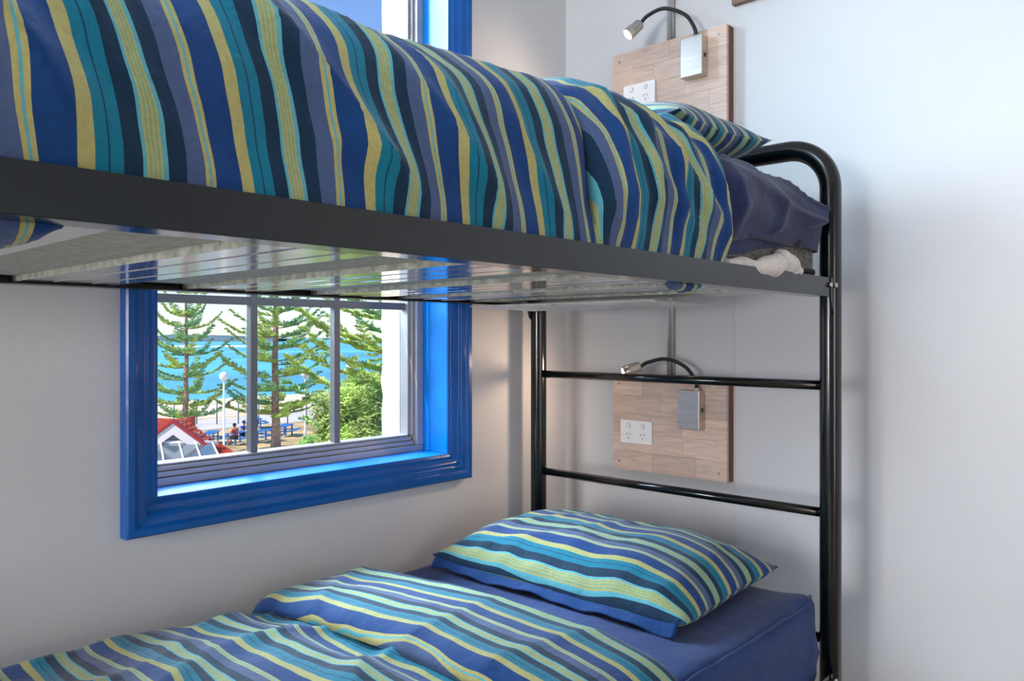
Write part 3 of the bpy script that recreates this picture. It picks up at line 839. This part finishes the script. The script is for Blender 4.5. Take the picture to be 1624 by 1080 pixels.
# --- Norfolk-type pines
def branch_mesh(seed, m, length=4.2, dens=1.0):
    rng = random.Random(seed); V, Fc, Mi = [], [], []
    def stick(a, b, r0, r1, mi):
        d = (b-a).normalized(); u = d.orthogonal().normalized(); v = d.cross(u); base = len(V)
        for p, r in ((a, r0), (b, r1)):
            for k in range(3):
                an = 2*pi*k/3; V.append(p+(u*cos(an)+v*sin(an))*r)
        for k in range(3): Fc.append((base+k, base+(k+1) % 3, base+3+(k+1) % 3, base+3+k)); Mi.append(mi)
    n = 14; pts = []
    for i in range(n+1):
        f = i/n; pts.append(Vector((length*f, .12*nz(f*3, seed), -.07*length*sin(pi*f*.9)+.22*length*f*f)))
    for i in range(n): stick(pts[i], pts[i+1], .045*(1-i/n)+.01, .045*(1-(i+1)/n)+.008, 0)
    for i in range(2, n+1):
        c = pts[i]; f = i/n
        for s in (-1, 1):
            for q in range(2):
                ln = (.62*(1-f)+.34)*rng.uniform(.7, 1.15)*dens
                dr = Vector((rng.uniform(.3, .8), s*rng.uniform(.55, 1), rng.uniform(-.05, .35))).normalized()
                m_ = 5
                o0 = c+Vector((rng.uniform(-.15, .15), 0, 0))
                for k in range(m_):
                    p0 = o0+dr*ln*k/m_; p1 = o0+dr*ln*(k+1)/m_+Vector((0, 0, .03))
                    stick(p0, p1, .045, .04, 1)
                    for w_ in range(5):
                        dd = (dr*rng.uniform(.1, .8)+Vector((rng.uniform(-.7, .7), rng.uniform(-.7, .7), rng.uniform(.1, .9)))).normalized()
                        e = p0+dd*rng.uniform(.10, .21)
                        base = len(V); sd = dd.cross(Vector((rng.random(), rng.random(), rng.random()))).normalized()*.024
                        V.extend([p0-sd, p0+sd, e]); Fc.append((base, base+1, base+2)); Mi.append(1)
    me = bpy.data.meshes.new('branch'); me.from_pydata([tuple(v) for v in V], [], Fc)
    me.materials.append(M['bark']); me.materials.append(M[m]); me.polygons.foreach_set('material_index', Mi); me.update()
    return me
BR = [branch_mesh(10+i, 'needle' if i % 3 else 'needle2') for i in range(5)]
def pine(px, d, ztop, label, maxlen, zlow, seed, step=.95, rt=.24, gapfirst=0):
    rng = random.Random(seed); p = at(px, d); ht = ztop-ZG
    t = thing('pine_tree', label, 'tree', p, 0)
    n = 24
    obj('trunk', tube(bmesh.new(), [(.10*nz(k*.3, seed), .1*nz(k*.3, seed+4), ht*k/n) for k in range(n+1)], [rt*(1-.92*k/n)*(1.35 if k == 0 else 1) for k in range(n+1)], 12), 'bark', t, True)
    z = zlow-ZG; cnt = 0; ph = rng.uniform(0, 6)
    while z < ht-.4:
        f = (z-(zlow-ZG))/(ht-(zlow-ZG)); k = rng.choice((5, 5, 6)); ph += rng.uniform(.3, .8)
        for q in range(k):
            L = maxlen*(1-f)**.75*(.75+.25*min(1, f*6+.3))*rng.uniform(.75, 1.1)
            if L < .25: continue
            o = bpy.data.objects.new('branch', BR[rng.randrange(5)]); COL.objects.link(o); o.parent = t
            o.location = (0, 0, z+rng.uniform(-.15, .15)); s = L/4.2
            o.scale = (s, max(s, .55)*rng.uniform(.8, 1.05), max(s, .6))
            o.rotation_euler = (rng.uniform(-.15, .15), -rng.uniform(-.02, .14)-f*.35, ph+2*pi*q/k+rng.uniform(-.2, .2))
        z += step*rng.uniform(.8, 1.15)
    return t
pine(295, 43, H+5.2, 'pine with bare lower trunk left of the window\'s left glazing bar', 3.2, H-4.3, 3, .72, .19)
pine(437, 46, H+8.5, 'tall pine in the middle of the window between the two glazing bars', 4.0, H-4.4, 5, .74, .27)
pine(632, 30, H+7.5, 'nearer pine at the right of the window, cut by the cream wall edge', 4.6, H-3.6, 8, .7, .25)
# dense leafy shrub tree at the lower right of the view
def leafy(px, d, r, zc, label, seed, name='leafy_shrub', cat='shrub', n=2600, m='leaf', sq=.8):
    rng = random.Random(seed); c = at(px, d)
    t = thing(name, label, cat, c)
    V, Fc = [], []
    for i in range(n):
        th, u = rng.uniform(0, 2*pi), rng.uniform(-.6, 1); rr = (1-u*u)**.5
        k = r*(.80+.35*nz(th*1.6, u*2.5, seed))*rng.uniform(.7, 1.02)
        p = Vector((k*rr*cos(th), k*rr*sin(th), zc-c.z+k*u*sq)); s = rng.uniform(.05, .10)
        a = Vector((rng.gauss(0, 1), rng.gauss(0, 1), rng.gauss(0, 1))).normalized(); b2 = a.orthogonal().normalized()
        base = len(V); V += [tuple(p-a*s*1.5), tuple(p+b2*s*.35), tuple(p+a*s*1.5), tuple(p-b2*s*.35)]; Fc.append((base, base+1, base+2, base+3))
    me = bpy.data.meshes.new('foliage'); me.from_pydata(V, [], Fc); o = link('foliage', me, m, t); o['kind'] = 'stuff'
    bm = bmesh.new(); zz = zc-c.z
    for q in range(5):
        an = q*1.3; tube(bm, [(.05*cos(an), .05*sin(an), 0), (r*.2*cos(an), r*.2*sin(an), zz*.6), (r*.5*cos(an), r*.5*sin(an), zz+.2*r)], [.09, .07, .02], 7)
    obj('stem', bm, 'bark', t)
    return t
leafy(578, 27, 2.0, H-2.9, 'dense green tree below the nearer pine at the right of the window', 4, 'leafy_tree', 'tree', 15000, m='needle', sq=.95)
leafy(533, 33, 1.1, H-4.5, 'low green shrub between pale box and dense tree', 6, n=1600)
leafy(497, 38, 1.0, H-5.2, 'low green shrub behind the pale concrete box', 7, n=1400, sq=.6)
# spiky plant
t = thing('spiky_plant', 'spiky grey-green plant to the right of the tall pine trunk', 'plant', at(463, 42))
bm = bmesh.new(); rng = random.Random(3)
for i in range(46):
    an = rng.uniform(0, 2*pi); el = rng.uniform(.3, 1.3); L = rng.uniform(.7, 1.1); d = Vector((cos(an)*cos(el), sin(an)*cos(el), sin(el)))
    sd = d.cross(Vector((0, 0, 1))).normalized()*.05; v = [bm.verts.new(q) for q in (Vector((0, 0, .1))-sd*.3, Vector((0, 0, .1))+sd*.3, d*L*.5+sd, d*L-Vector((0, 0, .12)), d*L*.5-sd)]
    bm.faces.new(v)
obj('blades', bm, 'needle2', t)
obj('stump', tube(bmesh.new(), [(0, 0, 0), (0, 0, .2)], [.1, .07], 8), 'bark', t)

# lamp posts with globes
def lamp_post(px, d, hgt, label, r=.22):
    t = thing('lamp_post', label, 'street lamp', at(px, d))
    obj('pole', tube(bmesh.new(), [(0, 0, 0), (0, 0, .5), (0, 0, .55), (0, 0, hgt)], [.10, .10, .06, .05], 12), 'white', t)
    obj('collar', tube(bmesh.new(), [(0, 0, hgt-.02), (0, 0, hgt+.08)], [.07, .12], 12), 'white', t)
    bm = bmesh.new(); bmesh.ops.create_uvsphere(bm, u_segments=20, v_segments=14, radius=r); bmesh.ops.translate(bm, verts=bm.verts, vec=(0, 0, hgt+.05+r))
    obj('globe', bm, 'white', t, True)
lamp_post(355, 40, 4.35, 'white globe street lamp between the left pine and the tall pine', .23)
lamp_post(557, 36, 5.0, 'white globe street lamp partly hidden in the right pine', .22)
lamp_post(484, 52, 3.9, 'small white globe street lamp right of the tall pine', .25)

# fence posts by the beach
for px, lb in ((276, 'leftmost of the thin dark posts along the beach, left of the left pine'), (312, 'thin dark beach post just right of the left pine'), (344, 'thin dark beach post left of the tallest street lamp'), (378, 'thin dark beach post behind the two seated people'),
               (410, 'thin dark beach post left of the tall pine trunk'), (456, 'thin dark beach post just right of the tall pine trunk'), (486, 'thin dark beach post above the pale utility box'), (520, 'rightmost thin dark beach post, left of the second glazing bar')):
    o = obj('fence_post', tube(bmesh.new(), [(0, 0, 0), (0, 0, 1.7)], .05, 8), 'grey', None, False, at(px, 60))
    tag(o, lb, 'post', 'posts along the beach')
# picnic tables
def picnic(px, d, rz, label):
    t = thing('picnic_table', label, 'table', at(px, d), rz)
    for k in range(3): box('plank', -.9, .9, -.36+k*.245, -.13+k*.245, .70, .74, 'bluep', t)
    for s in (-1, 1):
        box('bench', -.9, .9, s*.72-.13, s*.72+.13, .42, .46, 'bluep', t)
        bm = bmesh.new(); bx(bm, s*.65-.04, s*.65+.04, -.72, .72, .36, .42); bx(bm, s*.65-.04, s*.65+.04, -.30, -.22, 0, .70); bx(bm, s*.65-.04, s*.65+.04, .22, .30, 0, .70)
        obj('leg', bm, 'bluep', t)
picnic(377, 49, .5, 'blue picnic table beside the two seated people')
picnic(335, 49, .9, 'blue picnic table left of the seated people')
picnic(415, 50, .3, 'blue picnic table left of the tall pine trunk')
picnic(452, 53, .7, 'blue picnic table right of the tall pine trunk')
picnic(405, 57.5, 1.2, 'blue picnic table furthest off toward the beach')
# people sitting at the table
def person(px, d, rz, shirt, label, z=.46):
    t = thing('person', label, 'person', at(px, d), rz)
    def skin(name, pts, edges, rad, m):
        me = bpy.data.meshes.new(name); me.from_pydata(pts, edges, [])
        o = link(name, me, m, t)
        md = o.modifiers.new('s', 'SKIN'); md.use_smooth_shade = True
        for i, v in enumerate(me.skin_vertices[0].data): v.radius = (rad[i], rad[i])
        me.skin_vertices[0].data[0].use_root = True
        o.modifiers.new('u', 'SUBSURF').levels = 1
        return o
    P = [(0, 0, .54), (0, 0, .75), (.03, 0, .98), (.05, 0, 1.07), (.07, 0, 1.17), (.08, 0, 1.29),
         (.02, .18, .98), (.14, .24, .74), (.38, .17, .74), (.46, .16, .76), (.02, -.18, .98), (.14, -.24, .74), (.38, -.17, .74), (.46, -.16, .76),
         (.02, .10, .52), (.44, .12, .52), (.44, .12, .12), (.58, .13, .05), (.02, -.10, .52), (.44, -.12, .52), (.44, -.12, .12), (.58, -.13, .05)]
    E = [(0, 1), (1, 2), (2, 3), (3, 4), (4, 5), (2, 6), (6, 7), (7, 8), (8, 9), (2, 10), (10, 11), (11, 12), (12, 13), (0, 14), (14, 15), (15, 16), (16, 17), (0, 18), (18, 19), (19, 20), (20, 21)]
    rd = [.12, .13, .12, .055, .09, .085, .055, .045, .035, .04, .055, .045, .035, .04, .08, .06, .04, .035, .08, .06, .04, .035]
    skin('body', P, E, rd, 'skin')
    skin('shirt', [P[0], P[1], P[2], P[6], (.08, .22, .84), P[10], (.08, -.22, .84)], [(0, 1), (1, 2), (2, 3), (3, 4), (2, 5), (5, 6)], [.145, .155, .14, .08, .065, .08, .065], shirt)
    skin('shorts', [P[0], P[14], (.34, .12, .52), P[18], (.34, -.12, .52)], [(0, 1), (1, 2), (0, 3), (3, 4)], [.135, .10, .085, .10, .085], 'shorts')
    bm = bmesh.new(); bmesh.ops.create_uvsphere(bm, u_segments=12, v_segments=8, radius=.115); bmesh.ops.translate(bm, verts=bm.verts, vec=(.055, 0, 1.27))
    obj('hair', bm, 'shorts', t, True)
person(373, 48.3, 1.9, 'redshirt', 'person in a red shirt sitting at the blue picnic table')
person(386, 49.9, -1.2, 'blueshirt', 'person in a blue shirt sitting at the blue picnic table')
# planter, concrete box
t = thing('planter', 'round grey planter below the street lamp, right of the red roof', 'planter', at(355, 31.5))
obj('bowl', tube(bmesh.new(), [(0, 0, .5), (0, 0, .75), (0, 0, 1.5), (0, 0, 1.5), (0, 0, .85)], [.25, .55, .72, .66, .45], 20), 'grey', t)
obj('foot', tube(bmesh.new(), [(0, 0, 0), (0, 0, .08), (0, 0, .5)], [.5, .45, .2], 16), 'grey', t)
t = thing('utility_box', 'pale concrete utility box right of the tall pine', 'box', at(478, 37), .6)
box('housing', -.4, .4, -.35, .35, 0, .95, 'concrete', t, bev=.02); box('lid', -.45, .45, -.4, .4, .95, 1.02, 'concrete', t, bev=.01)
for k in range(4): box('vent_slat', -.3, .3, -.37, -.352, .3+k*.12, .36+k*.12, 'grey', t)

# neighbouring roof with gable and skylights
D = 21.0
c = at(289, D, 0); ax = R                      # across the picture
bl = thing('gabled_building', 'red tiled roof with white gable and skylight panes at the window\'s lower left', 'building', (c.x, c.y, ZG), radians(-47.5))
# local axes: x = right, y = away
def g(px, py, dy=0.0):      # local coords at depth D+dy
    dd = D+dy; return ((px-812)/1256*dd-(289-812)/1256*D, dy, H-(py-535)/1256*dd-ZG)
def poly(bm, pts, th=(0, .08, 0), mi=0):
    a = [bm.verts.new(p) for p in pts]; b2 = [bm.verts.new(Vector(p)+Vector(th)) for p in pts]; n = len(pts)
    fs = [bm.faces.new(a), bm.faces.new(b2[::-1])]+[bm.faces.new((a[k], b2[k], b2[(k+1) % n], a[(k+1) % n])) for k in range(n)]
    for f in fs: f.material_index = mi
    bmesh.ops.recalc_face_normals(bm, faces=bm.faces); return bm
xa, _, za = g(277, 667); xr, _, zr = g(345, 718); hw = xr-xa; dz = za-zr
xl = xa-hw*1.0
# gable wall
obj('gable_wall', poly(bmesh.new(), [(xl+.1, .05, zr-.05), (xr-.1, .05, zr-.05), (xa, .05, za-.12)]), 'cream', bl)
obj('front_wall', bx(bmesh.new(), xl+.15, xr-.15, .1, .6, 0, zr-.1), 'cream', bl)
for s, xe in ((1, xr), (-1, xl)):
    # white barge board and red capping
    obj('barge_board', poly(bmesh.new(), [(xa, -.10, za-.06), (xe, -.10, zr-.04), (xe-.02*s, -.10, zr-.30), (xa, -.10, za-.36)], (0, .10, 0)), 'cream', bl)
    obj('ridge_trim', poly(bmesh.new(), [(xa, -.14, za+.04), (xe+.06*s, -.14, zr+.02), (xe+.04*s, -.14, zr-.05), (xa, -.14, za-.05)], (0, .18, 0)), 'red', bl)
    # tiled slope: overlapping courses
    bm = bmesh.new(); n = 9
    for i in range(n):
        f0, f1 = i/n, (i+1)/n
        x0, z0_ = xa+(xe-xa)*f0, za+(zr-za)*f0; x1, z1_ = xa+(xe-xa)*f1*1.02, za+(zr-za)*f1
        for k in range(2):
            y0 = .05+k*.28
            v = [bm.verts.new(q) for q in ((x0, y0, z0_+.0), (x0, y0+.27, z0_), (x1, y0+.27, z1_+.035), (x1, y0, z1_+.035), (x0, y0+.135, z0_+.03), (x1, y0+.135, z1_+.075))]
            bm.faces.new((v[0], v[4], v[5], v[3])); bm.faces.new((v[4], v[1], v[2], v[5])); bm.faces.new((v[3], v[5], v[2]))
    o = obj('roof_tiles', bm, 'tile', bl); o['kind'] = 'stuff'
# louvre vent in the gable
lv = [0.34, .46, .58, .70]
for i, f in enumerate((.44, .52, .60, .68, .76)):
    zz = za+(zr-za)*f; wv = hw*(f-.36)*.98
    if wv > .04: box('louvre', xa-wv, xa+wv, -.02, .05, zz-.035, zz+.012, 'grey', bl)
# skylight panes sloping toward us below the gable
px_ = [222, 254, 283, 309, 336]
for k in range(4):
    a0 = g(px_[k]+3, 703, 0); a1 = g(px_[k+1]-1, 703, 0)
    b0 = g(px_[k]-4+k*3+9, 732, -1.6); b1 = g(px_[k+1]-4+(k+1)*3+5, 732, -1.6)
    obj('skylight_pane', poly(bmesh.new(), [a0, a1, b1, b0], (0, 0, -.04)), 'skyl', bl)
for k in range(5):
    a0 = Vector(g(px_[k]+1, 703, 0)); b0 = Vector(g(px_[k]-4+k*3+7, 733, -1.6))
    obj('glazing_strip', tube(bmesh.new(), [a0+Vector((0, 0, .02)), b0+Vector((0, 0, .02))], .028, 6), 'white', bl)
a0 = Vector(g(225, 702)); a1 = Vector(g(345, 702)); obj('head_flashing', tube(bmesh.new(), [a0, a1], .06, 6), 'cream', bl)
# lower red roof to the right and behind
bm = bmesh.new(); n = 10
e0 = Vector(g(330, 690, 3)); e1 = Vector(g(385, 728, 0))
for (A0, A1, B0, B1) in ((Vector(g(322, 698, .7)), Vector(g(340, 720, -.2)), Vector(g(348, 704, .7)), Vector(g(372, 719, -.2))), (Vector(g(225, 662, 6)), Vector(g(225, 690, 1)), Vector(g(276, 664, 6)), Vector(g(268, 690, 1)))):
    for i in range(8):
        for k in range(10):
            def pt(u, v): return A0.lerp(A1, u).lerp(B0.lerp(B1, u), v)
            a, b2, c2, d2 = pt(i/8, k/10), pt((i+1)/8, k/10), pt((i+1)/8, (k+1)/10), pt(i/8, (k+1)/10)
            up = Vector((0, 0, .05)); v = [bm.verts.new(q) for q in (a, b2+up, c2+up, d2)]; bm.faces.new(v)
            v2 = [bm.verts.new(q) for q in (b2+up, b2-up, c2-up, c2+up)]; bm.faces.new(v2)
o = obj('side_roof', bm, 'tile', bl); o['kind'] = 'stuff'
obj('chimney', bx(bmesh.new(), g(296, 664, 4)[0], g(302, 664, 4)[0], 4, 4.4, g(300, 690, 4)[2], g(300, 662, 4)[2]), 'red', bl)
